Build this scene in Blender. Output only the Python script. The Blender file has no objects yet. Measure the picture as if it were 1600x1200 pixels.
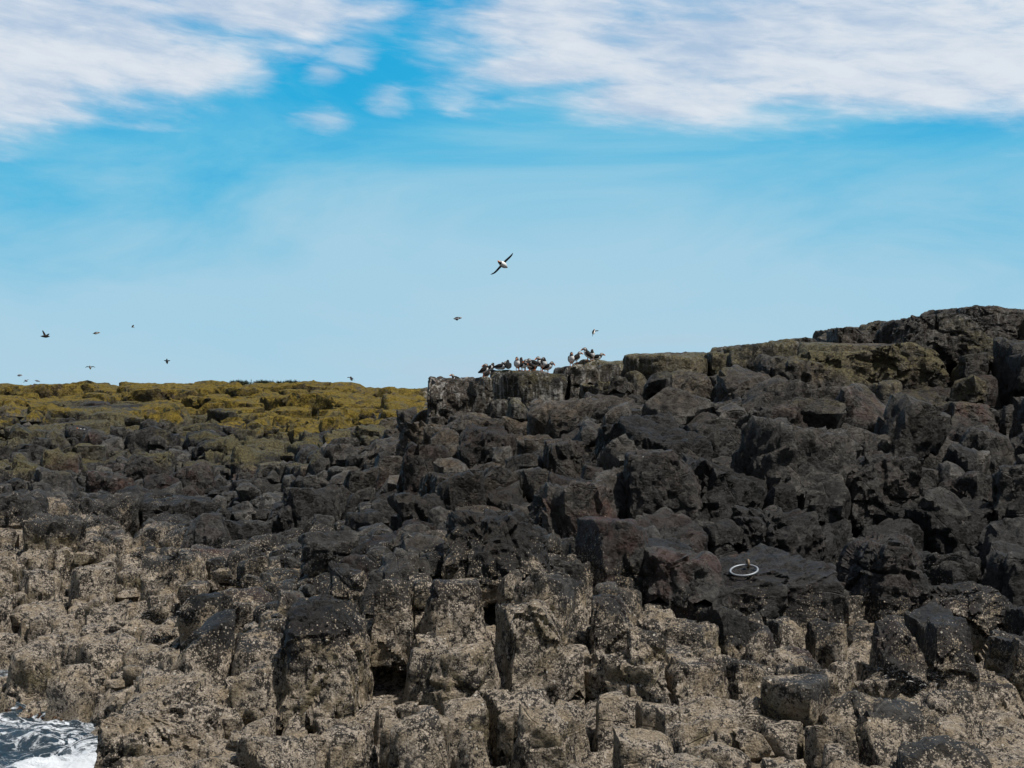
import bpy, math, random
import numpy as np
from mathutils import Vector, Matrix

random.seed(7)
rng = np.random.default_rng(11)
SC = bpy.context.scene
COL = SC.collection
F = 2222.0            # focal length in photo pixels (1600 wide)
PITCH = math.radians(2.576)
CAMZ = 2.6

# ------------------------------------------------------------------ camera
cd = bpy.data.cameras.new('camera'); cam = bpy.data.objects.new('camera', cd); COL.objects.link(cam)
cd.sensor_width = 36; cd.lens = 50; cd.clip_end = 20000; cd.clip_start = 0.1
cam.location = (0, 0, CAMZ); cam.rotation_euler = (math.radians(90) + PITCH, 0, 0)
SC.camera = cam
SC.render.resolution_x = 1024; SC.render.resolution_y = 768

# ------------------------------------------------------------------ light + sky
SUN_DIR = Vector((0.52, -0.34, 1.25)).normalized()      # towards the sun
sl = bpy.data.lights.new('sun', 'SUN'); so = bpy.data.objects.new('sun', sl); COL.objects.link(so)
sl.energy = 5.0; sl.angle = math.radians(2); sl.color = (1.0, 0.95, 0.88)
so.rotation_euler = SUN_DIR.to_track_quat('Z', 'Y').to_euler()
SC.view_settings.view_transform = 'Standard'; SC.view_settings.look = 'None'
SC.view_settings.exposure = 0.0; SC.view_settings.gamma = 1.0

def lin(r, g, b):
    f = lambda c: (c / 255 / 12.92) if c / 255 <= .04045 else ((c / 255 + .055) / 1.055) ** 2.4
    return (f(r), f(g), f(b), 1)

class NT:
    """tiny node helper"""
    def __init__(s, tree): s.t = tree; s.n = tree.nodes; s.l = tree.links; s.n.clear()
    def new(s, typ, **kw):
        nd = s.n.new(typ)
        for k, v in kw.items(): setattr(nd, k, v)
        return nd
    def put(s, sock, v):
        if hasattr(v, 'is_output') or isinstance(v, bpy.types.NodeSocket): s.l.new(v, sock)
        else:
            if sock.type == 'RGBA' and not hasattr(v, '__len__'): v = (v, v, v, 1)
            sock.default_value = v
    def m(s, op, a, b=0.0, c=0.0, clamp=False):
        nd = s.new('ShaderNodeMath', operation=op, use_clamp=clamp)
        s.put(nd.inputs[0], a); s.put(nd.inputs[1], b); s.put(nd.inputs[2], c); return nd.outputs[0]
    def vm(s, op, a, b=(0, 0, 0)):
        nd = s.new('ShaderNodeVectorMath', operation=op); s.put(nd.inputs[0], a); s.put(nd.inputs[1], b); return nd.outputs[0]
    def mix(s, f, a, b, bl='MIX'):
        nd = s.new('ShaderNodeMix', data_type='RGBA', blend_type=bl)
        s.put(nd.inputs[0], f); s.put(nd.inputs[6], a); s.put(nd.inputs[7], b); return nd.outputs[2]
    def noise(s, vec, scale, detail=4, rough=.55, col=False, dist=0.0):
        nd = s.new('ShaderNodeTexNoise'); s.put(nd.inputs['Vector'], vec)
        nd.inputs['Scale'].default_value = scale; nd.inputs['Detail'].default_value = detail
        nd.inputs['Roughness'].default_value = rough; nd.inputs['Distortion'].default_value = dist
        return nd.outputs['Color' if col else 'Fac']
    def vor(s, vec, scale, feat='F1', out='Distance', rnd=1.0):
        nd = s.new('ShaderNodeTexVoronoi', feature=feat); s.put(nd.inputs['Vector'], vec)
        nd.inputs['Scale'].default_value = scale; nd.inputs['Randomness'].default_value = rnd
        return nd.outputs[out]
    def ss(s, x, a, b, lo=0.0, hi=1.0):
        nd = s.new('ShaderNodeMapRange', interpolation_type='SMOOTHSTEP')
        s.put(nd.inputs[0], x); s.put(nd.inputs[1], a); s.put(nd.inputs[2], b); s.put(nd.inputs[3], lo); s.put(nd.inputs[4], hi)
        return nd.outputs[0]
    def ramp(s, x, stops, interp='LINEAR'):
        nd = s.new('ShaderNodeValToRGB'); cr = nd.color_ramp; cr.interpolation = interp
        while len(cr.elements) > 1: cr.elements.remove(cr.elements[-1])
        cr.elements[0].position = stops[0][0]; cr.elements[0].color = stops[0][1]
        for p, c in stops[1:]:
            e = cr.elements.new(p); e.color = c
        s.put(nd.inputs[0], x); return nd.outputs[0]
    def xyz(s, v):
        nd = s.new('ShaderNodeSeparateXYZ'); s.put(nd.inputs[0], v); return nd.outputs
    def comb(s, x, y, z):
        nd = s.new('ShaderNodeCombineXYZ'); s.put(nd.inputs[0], x); s.put(nd.inputs[1], y); s.put(nd.inputs[2], z); return nd.outputs[0]

w = bpy.data.worlds.new('World'); SC.world = w; w.use_nodes = True
T = NT(w.node_tree)
geo = T.new('ShaderNodeTexCoord').outputs['Generated']
dx, dy, dz = T.xyz(geo)
sky = T.new('ShaderNodeTexSky', sky_type='NISHITA'); sky.sun_disc = False
sky.sun_elevation = math.asin(SUN_DIR.z); sky.sun_rotation = math.atan2(SUN_DIR.x, SUN_DIR.y)
sky.air_density = 1.0; sky.dust_density = 0.6; sky.ozone_density = 1.5
nish = T.mix(1.0, sky.outputs[0], (0.062, 0.056, 0.050, 1), 'MULTIPLY')
EL = T.m('MULTIPLY', T.m('ARCSINE', dz), 180 / math.pi)      # elevation, degrees
AZ = T.m('MULTIPLY', T.m('ARCTAN2', dx, dy), 180 / math.pi)  # azimuth from +Y, degrees, right positive
def az_el(px, py):
    v = Vector(((px - 800) / F, 1, (600 - py) / F)); v.rotate(Matrix.Rotation(PITCH, 3, 'X'))
    return math.degrees(math.atan2(v.x, v.y)), math.degrees(math.atan2(v.z, math.hypot(v.x, v.y)))
# pale veil of high haze: wide slow noise bends the gradient
pv = T.comb(T.m('MULTIPLY', AZ, 0.045), T.m('MULTIPLY', EL, 0.16), 0.0)
veil = T.noise(pv, 1.3, 6, .58, dist=.8)
EL2 = T.m('ADD', EL, T.m('MULTIPLY', T.m('SUBTRACT', veil, .5), -12.0))
# veil is thicker in the middle of the view than at its left edge
EL2 = T.m('SUBTRACT', EL2, T.m('MULTIPLY', T.m('MULTIPLY', T.ss(AZ, -22, 4), T.ss(AZ, 26, 6)), 2.2))
ex = T.m('DIVIDE', EL2, 30.0, clamp=True)
grad = T.ramp(ex, [(0.0, lin(178, 205, 222)), (0.08, lin(172, 208, 226)), (.2, lin(163, 206, 228)), (.28, lin(138, 198, 226)),
                   (.36, lin(98, 187, 224)), (.44, lin(48, 172, 221)), (.56, lin(18, 160, 217)), (1.0, lin(24, 140, 205))])
upw = T.m('MAXIMUM', T.ss(EL, 24, 46), T.ss(T.m('ABSOLUTE', AZ), 38, 80))
skyc = T.mix(upw, grad, nish)
# clouds: soft banks placed by direction
pc = T.comb(T.m('MULTIPLY', AZ, .10), T.m('MULTIPLY', T.m('ADD', EL, T.m('MULTIPLY', AZ, .10)), .40), 1.7)
n1 = T.noise(pc, 1.4, 5, .52, dist=.3)
n2 = T.noise(T.vm('ADD', pc, (5, 3, 2)), 4.5, 5, .6, dist=.3)
blobs = [(70, 40, 330, 120), (20, 120, 140, 85), (230, 100, 170, 50), (400, 15, 225, 42), (1180, 60, 470, 105), (1500, 105, 400, 62), (1035, 150, 170, 52),
         (860, 20, 170, 62), (860, 110, 150, 32), (395, 112, 52, 36), (545, 85, 50, 34), (508, 112, 40, 20), (605, 155, 42, 26), (512, 185, 46, 20),
         (1800, 60, 300, 120), (-250, 60, 300, 150), ]
tot = None; small = None
for bx_, by_, sx_, sy_ in blobs:
    a0, e0 = az_el(bx_, by_); sa = sx_ / F * 57.3; se = sy_ / F * 57.3
    u_ = T.m('DIVIDE', T.m('SUBTRACT', AZ, a0), sa); v_ = T.m('DIVIDE', T.m('SUBTRACT', EL, e0), se)
    r2 = T.m('ADD', T.m('MULTIPLY', u_, u_), T.m('MULTIPLY', v_, v_))
    k_ = T.m('SUBTRACT', 1.0, T.m('SQRT', r2))
    if sx_ < 60: k_ = T.m('ADD', T.m('MULTIPLY', k_, 1.1), T.m('MULTIPLY', T.m('SUBTRACT', n2, .5), 2.0))
    if sx_ < 60: small = k_ if small is None else T.m('MAXIMUM', small, k_)
    else: tot = k_ if tot is None else T.m('SMOOTH_MAX', tot, k_, .15)
high = T.ss(EL, 19, 24)                                  # broken cloud overhead as well
tot = T.m('MAXIMUM', tot, T.m('SUBTRACT', T.m('MULTIPLY', high, .95), 1.0))
dens = T.m('ADD', tot, T.m('ADD', T.m('ADD', .10, T.m('MULTIPLY', T.m('SUBTRACT', n1, .5), 1.9)), T.m('MULTIPLY', T.m('SUBTRACT', n2, .5), .5)))
cm = T.m('MAXIMUM', T.m('MULTIPLY', T.ss(dens, -.25, .62), .94), T.m('MULTIPLY', T.ss(small, -.3, 1.1), .50))
shade = T.m('ADD', T.m('MULTIPLY', T.m('SUBTRACT', n2, .5), .9), T.m('MULTIPLY', T.m('SUBTRACT', n1, .30), 1.2))
ccol = T.mix(T.ss(shade, -.1, .55), lin(178, 198, 222), lin(226, 231, 238))
skyf = T.mix(cm, skyc, ccol)
bg = T.new('ShaderNodeBackground'); T.put(bg.inputs[0], skyf); bg.inputs[1].default_value = 1.0
wo = T.new('ShaderNodeOutputWorld'); T.l.new(bg.outputs[0], wo.inputs[0])

# ------------------------------------------------------------------ helpers
def ray(px, py):
    v = Vector(((px - 800) / F, 1.0, (600 - py) / F)); v.rotate(Matrix.Rotation(PITCH, 3, 'X')); return v / v.y
def at(px, py, Y):
    v = ray(px, py); return Vector((v.x * Y, Y, CAMZ + v.z * Y))
cp, sp = math.cos(PITCH), math.sin(PITCH)
def proj(X, Y, Z):
    z = Z - CAMZ; dep = Y * cp + z * sp; up = -Y * sp + z * cp
    return 800 + F * X / dep, 600 - F * up / dep
def tag(o, label=None, cat=None, group=None, kind=None):
    if label: o['label'] = label
    if cat: o['category'] = cat
    if group: o['group'] = group
    if kind: o['kind'] = kind
    return o

# gradient noise, vectorised
def _hash(ix, iy, iz):
    h = ix.astype(np.uint32) * np.uint32(374761393) + iy.astype(np.uint32) * np.uint32(668265263) + iz.astype(np.uint32) * np.uint32(2147483647 - 1234567)
    h = (h ^ (h >> np.uint32(13))) * np.uint32(1274126177)
    h = (h ^ (h >> np.uint32(16))) * np.uint32(2246822519)
    return h ^ (h >> np.uint32(15))
def _rnd(h): return (h & np.uint32(0xFFFFFF)).astype(np.float32) / np.float32(0x1000000)
def vnoise(P, seed=0):
    """value noise in -1..1, P (...,3)"""
    P = P.astype(np.float32) + np.float32(seed * 17.37 + 1000)
    I = np.floor(P); f = P - I; I = I.astype(np.int64); f = f * f * f * (f * (f * 6 - 15) + 10)
    out = 0
    for a in (0, 1):
        for b in (0, 1):
            for c in (0, 1):
                wgt = (f[..., 0] if a else 1 - f[..., 0]) * (f[..., 1] if b else 1 - f[..., 1]) * (f[..., 2] if c else 1 - f[..., 2])
                out = out + wgt * _rnd(_hash(I[..., 0] + a, I[..., 1] + b, I[..., 2] + c))
    return out * 2 - 1
def fbm(P, oct=3, seed=0, gain=.5):
    s = 0; a = 1
    for k in range(oct): s = s + a * vnoise(P * 2.03 ** k, seed + k * 3); a *= gain
    return s

def facets(P, scale, seed=0):
    """chipped faces: each cell of a cellular pattern is its own tilted plane. P (M,3) metres -> height (M,) about -1..1"""
    out = np.empty(len(P), np.float32)
    for s in range(0, len(P), 150000):
        p = (P[s:s + 150000] * scale + seed * 9.1 + 500).astype(np.float32); I = np.floor(p).astype(np.int64); best = np.full(len(p), 9e9, np.float32); val = np.zeros(len(p), np.float32)
        for a in (-1, 0, 1):
            for b in (-1, 0, 1):
                for c in (-1, 0, 1):
                    h = _hash(I[:, 0] + a, I[:, 1] + b, I[:, 2] + c)
                    h2 = h * np.uint32(2654435761) ^ (h >> np.uint32(7)); h3 = h2 * np.uint32(2246822519) ^ (h2 >> np.uint32(11)); h4 = h3 * np.uint32(374761393) ^ (h3 >> np.uint32(9))
                    d = np.stack([p[:, 0] - I[:, 0] - a - _rnd(h), p[:, 1] - I[:, 1] - b - _rnd(h2), p[:, 2] - I[:, 2] - c - _rnd(h3)], -1)
                    d2 = (d * d).sum(-1); k = d2 < best
                    g = (_rnd(h2 * np.uint32(31)) - .5) * d[:, 0] + (_rnd(h3 * np.uint32(57)) - .5) * d[:, 1] + (_rnd(h4 * np.uint32(13)) - .5) * d[:, 2]
                    val = np.where(k, g * 1.6 + (_rnd(h4) - .5) * .5, val); best = np.where(k, d2, best)
        out[s:s + 150000] = val
    return out
# ------------------------------------------------------------------ lie of the land
near = [(5, 2500), (7.5, 1750), (9, 1360), (10, 1230)]
PROF = {
    -500: [(5, 2600), (9, 1700), (12.5, 1300), (14.5, 1110), (17, 1030), (19, 960), (22, 880), (26, 812), (31, 760), (38, 712), (44, 670), (48, 640), (52, 628), (60, 612), (68, 600)],
    0: [(5, 2600), (9, 1700), (12.8, 1280), (13.7, 1121), (14.6, 1088), (15.5, 1068), (17, 1020), (19, 950), (22, 880), (26, 812), (31, 762), (38, 715), (44, 672), (48, 645), (52, 628), (60, 612), (68, 600)],
    90: [(5, 2600), (9, 1650), (11.8, 1300), (13.0, 1146), (14, 1092), (17, 1020), (19, 950), (22, 880), (26, 812), (31, 764), (38, 715), (44, 672), (48, 645), (52, 628), (60, 612), (68, 599)],
    122: [(5, 2600), (8.8, 1650), (11.0, 1260), (12.0, 1180), (14, 1085), (17, 1015), (19, 950), (22, 880), (26, 812), (31, 764), (38, 715), (44, 672), (48, 645), (52, 628), (60, 612), (68, 598)],
    150: [(5, 2600), (8.5, 1500), (10, 1240), (11.5, 1150), (14, 1080), (17, 1010), (19, 950), (22, 880), (26, 812), (31, 765), (38, 715), (44, 672), (48, 645), (52, 628), (60, 612), (68, 597)],
    300: near + [(11.5, 1140), (13, 1080), (15, 1010), (17, 960), (20, 895), (24, 845), (28, 800), (32, 760), (38, 715), (43, 680), (48, 650), (54, 625), (61, 608), (68, 597)],
    450: near + [(11, 1130), (12, 1050), (13, 980), (15, 940), (18, 895), (22, 850), (26, 800), (30, 755), (36, 710), (42, 680), (48, 650), (54, 625), (61, 608), (68, 598)],
    600: near + [(11, 1120), (12, 1030), (13, 930), (15, 890), (18, 850), (22, 800), (26, 755), (30, 715), (36, 685), (42, 660), (48, 640), (54, 625), (61, 612), (67, 606)],
    655: near + [(11, 1120), (12, 1020), (13, 915), (15, 870), (18, 830), (21, 790), (24, 740), (27, 700), (31, 672), (37, 655), (44, 640), (50, 628), (60, 615), (67, 607)],
    672: near + [(11, 1120), (12, 1010), (13, 910), (15, 865), (18, 820), (21, 770), (24, 715), (26.5, 672), (28.3, 640), (28.9, 600), (29.6, 590)],
    760: near + [(11, 1120), (12, 1010), (13, 900), (15, 860), (17, 815), (20, 760), (23, 715), (26, 665), (28, 635), (29, 600), (30, 579)],
    850: near + [(11, 1125), (12, 1000), (13, 895), (15, 850), (17, 800), (20, 745), (23, 700), (26, 650), (28, 610), (29.5, 574)],
    950: near + [(11, 1120), (12, 1020), (13.5, 935), (15, 880), (16.5, 825), (18, 770), (20, 715), (23, 665), (26, 620), (28, 590), (30, 561)],
    1100: near + [(11, 1120), (12, 1050), (13.5, 975), (15, 920), (16.5, 860), (18, 790), (20, 720), (22, 670), (25, 620), (28, 575), (30, 546)],
    1300: near + [(11, 1115), (12, 1055), (14, 985), (15.5, 930), (17, 880), (18.5, 800), (20, 740), (22, 680), (25, 615), (28, 560), (30, 517)],
    1600: near + [(11, 1130), (13, 1045), (14.5, 1000), (16, 955), (17, 880), (18, 810), (19.5, 745), (22, 675), (25, 605), (28, 530), (30, 484)],
    2100: near + [(11, 1130), (13, 1045), (14.5, 1000), (16, 955), (17, 880), (18, 800), (19.5, 720), (22, 640), (25, 550), (28, 470), (30, 420)],
}
YG = np.arange(5, 120, .25)
US = np.array(sorted(PROF)); ZT = []
for u in US:
    pr = PROF[u]; ys = [p[0] for p in pr]; zs = [at(800, p[1], p[0]).z for p in pr]
    z = np.interp(YG, ys, zs); last = ys[-1]; z = np.where(YG > last, zs[-1] - (YG - last - 1).clip(0) * .06, z); ZT.append(z)
ZT = np.array(ZT)
def uof(X, Y): return 800 + F * X / np.maximum(Y, 1)
def H(X, Y):
    X = np.asarray(X, float); Y = np.asarray(Y, float)
    u = np.clip(uof(X, Y), US[0], US[-1] - 1e-3); i = np.clip(np.searchsorted(US, u, side='right') - 1, 0, len(US) - 2)
    t = (u - US[i]) / (US[i + 1] - US[i])
    yi = np.clip((Y - YG[0]) / .25, 0, len(YG) - 1.001); j = yi.astype(int); s = yi - j
    z0 = ZT[i, j] * (1 - s) + ZT[i, j + 1] * s; z1 = ZT[i + 1, j] * (1 - s) + ZT[i + 1, j + 1] * s
    return z0 * (1 - t) + z1 * t
SKU = [-600, 0, 100, 150, 350, 500, 560, 620, 660, 664, 668, 700, 735, 745, 790, 800, 860, 890, 915, 935, 980, 1010, 1060, 1100, 1130, 1190, 1225, 1260, 1300, 1306, 1310, 1360, 1375, 1395, 1420, 1450, 1480, 1510, 1550, 1590, 1600, 2200]
SKV = [600, 600, 600, 597, 597, 598, 600, 607, 607, 600, 592, 586, 581, 578, 575, 575, 572, 566, 564, 560, 556, 550, 545, 545, 540, 530, 526, 524, 518, 510, 510, 508, 500, 506, 498, 486, 485, 482, 476, 478, 480, 420]
def skyline(u): return np.interp(u, SKU, SKV)
def line_z(us, vs):
    """height of the land where it shows at photo row vs, per direction us"""
    out = []
    for u, v in zip(us, vs):
        tz = [H((u - 800) / F * y, y) for y in YG]
        ok = [(proj(0, y, float(z))[1], float(z), y) for y, z in zip(YG, tz)]
        z = next((z for p, z, y in ok if p < v and y > 10), 1.0); out.append(z)
    return np.array(out)
BU = [-400, 0, 100, 300, 400, 500, 600, 700, 850, 950, 1030, 1100, 1250, 1400, 1500, 1600, 2000]
BV = [785, 785, 790, 832, 855, 875, 884, 868, 852, 885, 918, 940, 962, 968, 985, 995, 995]
BZ = line_z(BU, BV)
YU = [-400, 0, 100, 200, 300, 400, 500, 600, 650, 662]
YV = [645, 645, 640, 636, 655, 668, 675, 660, 640, 630]
YZ = line_z(YU, YV)

# ------------------------------------------------------------------ rock block solids
_topo = {}
def cube_topo(n, bottom=False):
    if (n, bottom) in _topo: return _topo[(n, bottom)]
    idx = {}; V = []; Q = []
    def vid(p):
        if p not in idx: idx[p] = len(V); V.append(p)
        return idx[p]
    faces = [(0, 1), (0, -1), (1, 1), (1, -1), (2, 1)] + ([(2, -1)] if bottom else [])
    for ax, sg in faces:
        a, b = [(1, 2), (2, 0), (0, 1)][ax]
        for i in range(n):
            for j in range(n):
                q = []
                for (di, dj) in ((0, 0), (1, 0), (1, 1), (0, 1)):
                    p = [0, 0, 0]; p[ax] = n if sg > 0 else 0; p[a] = i + di; p[b] = j + dj; q.append(vid(tuple(p)))
                Q.append(q if sg > 0 else q[::-1])
    V = np.array(V, np.float32) / n * 2 - 1
    V = np.sign(V) * np.abs(V) ** .9
    _topo[(n, bottom)] = (V, np.array(Q, np.int32)); return _topo[(n, bottom)]

def solids(C, D, N, Dist, P, n, warp, bottom=False, seed=0):
    """C centres (B,3), D half dims (B,3), N plane normals (B,K,3), Dist (B,K), P sharpness (B), warp (B) -> verts (B,V,3)"""
    V, Q = cube_topo(n, bottom)
    dirs = V[None] * D[:, None, :]
    out = np.empty_like(dirs)
    for s in range(0, len(C), 64):
        e = s + 64
        r = np.einsum('bvc,bkc->bvk', dirs[s:e], N[s:e]) / Dist[s:e, None, :]
        r = np.maximum(r, 1e-4); m = r.max(-1, keepdims=True)
        q = ((r / m) ** P[s:e, None, None]).sum(-1) ** (1 / P[s:e, None]) * m[..., 0]
        out[s:e] = dirs[s:e] / q[..., None]
    W = out + C[:, None, :]
    wp = warp[:, None, None]
    def vec(freq, oct, seed, gain=.5):
        return np.stack([fbm(W * freq, oct, seed + 31 * k, gain) for k in range(3)], -1)
    fs = np.ones(3)
    W1 = W + wp * .06 * vec(1.1, 1, seed + 1)
    rad = out / (np.linalg.norm(out, axis=-1, keepdims=True) + 1e-6)
    Wf = W1.reshape(-1, 3) + .05 * np.stack([vnoise(W1.reshape(-1, 3) * 3, seed + 60 + k) for k in range(3)], -1)
    f1 = facets(Wf * np.array([1, 1, .62], np.float32), 1.55, 1).reshape(W1.shape[:2])[..., None]
    f2 = facets(Wf * np.array([1, 1, .7], np.float32), 4.4, 2).reshape(W1.shape[:2])[..., None]
    f3 = facets(Wf, 11.0, 3).reshape(W1.shape[:2])[..., None]
    W1 = W1 + rad * wp * (f1 * .09 + f2 * .06 + f3 * .028 - .03)
    # crack grooves
    cn = np.abs(vnoise(W1 * 1.7, seed + 9)); W1 = W1 - rad * (np.exp(-(cn / .05) ** 2)[..., None] * .05 * wp)
    W1 = W1 + wp * (.02 * vec(5.3, 1, seed + 15)) + wp * .008 * vec(19, 1, seed + 22)
    return W1, Q

def nrm(a): return a / (np.linalg.norm(a, axis=-1, keepdims=True) + 1e-9)

def zones(W, tone, red):
    """per-vertex material zones. W (M,3)"""
    X, Y, Z = W[:, 0], W[:, 1], W[:, 2]
    u = uof(X, Y)
    zb = np.interp(u, BU, BZ)
    nb = fbm(W * np.array([1.6, 1.6, .55]), 3, 40)
    nb = nb * .24 + .34 * fbm(W * np.array([3.2, 3.2, .35]), 2, 47)
    barn = .5 + (zb - Z) * 1.2 + nb
    barn = np.where((zb - Z) > .25, np.maximum(barn, .86 + .22 * fbm(W * 1.1, 3, 60)), barn)
    barn *= (Y < 34)
    yz = np.interp(u, YU, YZ)
    yel = .5 + (Z - yz) * .9 + .5 * fbm(W * np.array([.35, .35, 1.0]), 3, 50)
    yel = yel * (u < 664) * (Y > 33)
    ol = .42 + .75 * fbm(W * .42, 3, 70) + np.where(u < 500, .28 * ((Y > 26) & (Y < 50)), 0) - np.where(u < 480, 0, .0)
    hi = np.clip((Z - 2.4) / 2.2, 0, 1) * (u > 664)
    ol = np.where(u < 664, ol * np.clip((Z - 1.6) / 1.0, 0, 1), (ol + .16) * hi)
    brown = (.25 + np.clip(1 - np.abs(u - 740) / 260, 0, 1)) * np.clip((Z - 1.3) / .8, 0, 1) + .8 * hi
    gu = np.clip((Z - (np.interp(u, [664, 900, 1100, 1600], [2.9, 3.2, 4.0, 4.4]))) / .8, 0, 1) * (u > 664)
    gu *= np.interp(u, [664, 900, 960, 1100, 1600], [1, 1, .6, .4, .4])
    z = np.stack([barn, yel, ol, gu], -1).clip(0, 1.5)
    t = np.stack([tone, red, brown.clip(0, 1), np.ones_like(tone)], -1)
    return z.astype(np.float32), t.astype(np.float32)

class Bag:
    def __init__(s): s.v = []; s.q = []; s.z = []; s.t = []; s.n = 0
    def add(s, W, Q, tone, red):
        B, M, _ = W.shape
        s.v.append(W.reshape(-1, 3).astype(np.float32))
        s.q.append((Q[None] + (np.arange(B) * M)[:, None, None]).reshape(-1, 4) + s.n); s.n += B * M
        z, t = zones(s.v[-1], np.repeat(tone, M), np.repeat(red, M)); s.z.append(z); s.t.append(t)
    def build(s, name, mat, origin=None):
        V = np.concatenate(s.v); Qd = np.concatenate(s.q).astype(np.int32)
        org = np.zeros(3) if origin is None else np.array(origin)
        me = bpy.data.meshes.new(name); me.vertices.add(len(V)); me.vertices.foreach_set('co', (V - org).astype(np.float32).ravel())
        me.loops.add(Qd.size); me.loops.foreach_set('vertex_index', Qd.ravel())
        me.polygons.add(len(Qd)); me.polygons.foreach_set('loop_start', np.arange(0, Qd.size, 4, dtype=np.int32))
        me.polygons.foreach_set('use_smooth', np.ones(len(Qd), bool))
        me.update(calc_edges=True)
        for nm, arr in (('zone', s.z), ('tint', s.t)):
            a = me.attributes.new(nm, 'FLOAT_COLOR', 'POINT'); a.data.foreach_set('color', np.concatenate(arr).ravel())
        me.set_sharp_from_angle(angle=math.radians(34))
        me.materials.append(mat)
        o = bpy.data.objects.new(name, me); o.location = org; COL.objects.link(o); return o

# ------------------------------------------------------------------ rock material
def rock_material():
    m = bpy.data.materials.new('rock'); m.use_nodes = True; T = NT(m.node_tree)
    P = T.new('ShaderNodeNewGeometry').outputs['Position']; Nn = T.new('ShaderNodeNewGeometry').outputs['Normal']
    az = T.new('ShaderNodeAttribute', attribute_name='zone'); at_ = T.new('ShaderNodeAttribute', attribute_name='tint')
    sep = T.new('ShaderNodeSeparateColor'); T.l.new(az.outputs['Color'], sep.inputs[0]); barn, yel, ol = sep.outputs; gu = az.outputs['Alpha']
    sep2 = T.new('ShaderNodeSeparateColor'); T.l.new(at_.outputs['Color'], sep2.inputs[0]); tone, red, brown = sep2.outputs
    nz = T.xyz(Nn)[2]
    warp = T.vm('ADD', P, T.vm('SCALE', T.noise(P, 3.0, 3, .5, col=True)))
    warp.node.inputs[1].links[0].from_node.inputs['Scale'].default_value = .07
    big = T.noise(P, 1.3, 4, .6); mid = T.noise(P, 6.0, 5, .65); fine = T.noise(P, 34.0, 4, .7); vf = T.noise(P, 110.0, 2, .6)
    # bare basalt
    c = T.mix(T.ss(mid, .3, .7), (.0085, .0085, .008, 1), (.042, .040, .037, 1))
    c = T.mix(T.m('MULTIPLY', T.ss(fine, .45, .75), .5), c, (.088, .083, .075, 1))
    c = T.mix(T.m('MULTIPLY', brown, T.ss(big, .3, .6, .25, .9)), c, T.mix(T.ss(mid, .3, .7), (.028, .021, .014, 1), (.10, .074, .046, 1)))
    c = T.mix(T.m('MULTIPLY', T.m('MULTIPLY', red, T.ss(T.noise(P, 2.6, 4, .6), .42, .62)), .6), c, (.075, .032, .022, 1))
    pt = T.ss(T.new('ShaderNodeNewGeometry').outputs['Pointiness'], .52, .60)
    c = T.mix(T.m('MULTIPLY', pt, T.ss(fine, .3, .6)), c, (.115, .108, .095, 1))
    hs = T.new('ShaderNodeHueSaturation'); T.put(hs.inputs['Value'], T.m('ADD', .24, T.m('MULTIPLY', tone, 1.0))); T.put(hs.inputs['Color'], c); c = hs.outputs[0]
    # green algae / olive grey lichen
    olm = T.ss(T.m('ADD', ol, T.m('MULTIPLY', T.m('SUBTRACT', mid, .5), .9)), .35, .75)
    olm = T.m('MULTIPLY', olm, T.m('ADD', .35, T.m('MULTIPLY', T.ss(nz, -.1, .6), .65)))
    olc = T.mix(T.ss(fine, .35, .65), (.030, .026, .007, 1), (.15, .125, .045, 1))
    c = T.mix(T.m('MULTIPLY', olm, .8), c, olc)
    # golden lichen
    ym = T.ss(T.m('ADD', yel, T.m('MULTIPLY', T.m('SUBTRACT', mid, .5), 1.0)), .42, .62)
    ym = T.m('MULTIPLY', ym, T.ss(nz, -.45, .35, .12, 1.0))
    ymd = T.ss(T.noise(P, 2.2, 5, .62), .34, .5)
    ym = T.m('MULTIPLY', ym, T.m('ADD', .25, T.m('MULTIPLY', ymd, .75)))
    yc = T.mix(T.ss(fine, .3, .7), (.055, .040, .004, 1), (.26, .18, .018, 1))
    yc = T.mix(T.ss(big, .4, .7), yc, T.mix(T.ss(mid, .3, .7), (.07, .055, .010, 1), (.19, .145, .030, 1)))
    c = T.mix(ym, c, yc)
    c = T.mix(T.m('MULTIPLY', T.ss(yel, .3, .6), T.ss(T.noise(P, 1.6, 5, .7), .56, .66)), c, (.020, .022, .008, 1))
    # crusts of barnacles: cells, thinning to separate shells at the upper limit
    sxy = T.vm('MULTIPLY', P, (1, 1, .85))
    v1 = T.new('ShaderNodeTexVoronoi', feature='F1'); T.put(v1.inputs['Vector'], sxy); v1.inputs['Scale'].default_value = 58.0
    v2 = T.new('ShaderNodeTexVoronoi', feature='F1'); T.put(v2.inputs['Vector'], sxy); v2.inputs['Scale'].default_value = 32.0
    r1 = T.xyz(v1.outputs['Color'])[0]; r2 = T.xyz(v2.outputs['Color'])[0]
    patch = T.noise(P, 15.0, 4, .68)
    patch2 = T.noise(P, 4.2, 3, .6)
    patch = T.noise(P, 21.0, 5, .72)
    cover = T.m('ADD', T.m('MINIMUM', barn, .93), T.m('ADD', T.m('MULTIPLY', T.m('SUBTRACT', patch, .5), 2.3), T.m('MULTIPLY', T.m('SUBTRACT', patch2, .5), 1.3)))
    cov = T.m('ADD', cover, T.m('MULTIPLY', T.m('SUBTRACT', vf, .5), .9))
    solid = T.ss(cov, .82, .90)
    bm1 = T.m('GREATER_THAN', T.m('ADD', cover, T.m('MULTIPLY', T.m('SUBTRACT', r1, .5), 1.2)), .80)
    bm2 = T.m('GREATER_THAN', T.m('ADD', cover, T.m('MULTIPLY', T.m('SUBTRACT', r2, .5), 1.1)), .98)
    d1 = T.ss(v1.outputs['Distance'], .50, .30); d2 = T.ss(v2.outputs['Distance'], .42, .28)
    bm = T.m('MAXIMUM', solid, T.m('MAXIMUM', T.m('MULTIPLY', bm1, d1), T.m('MULTIPLY', bm2, d2)))
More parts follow.
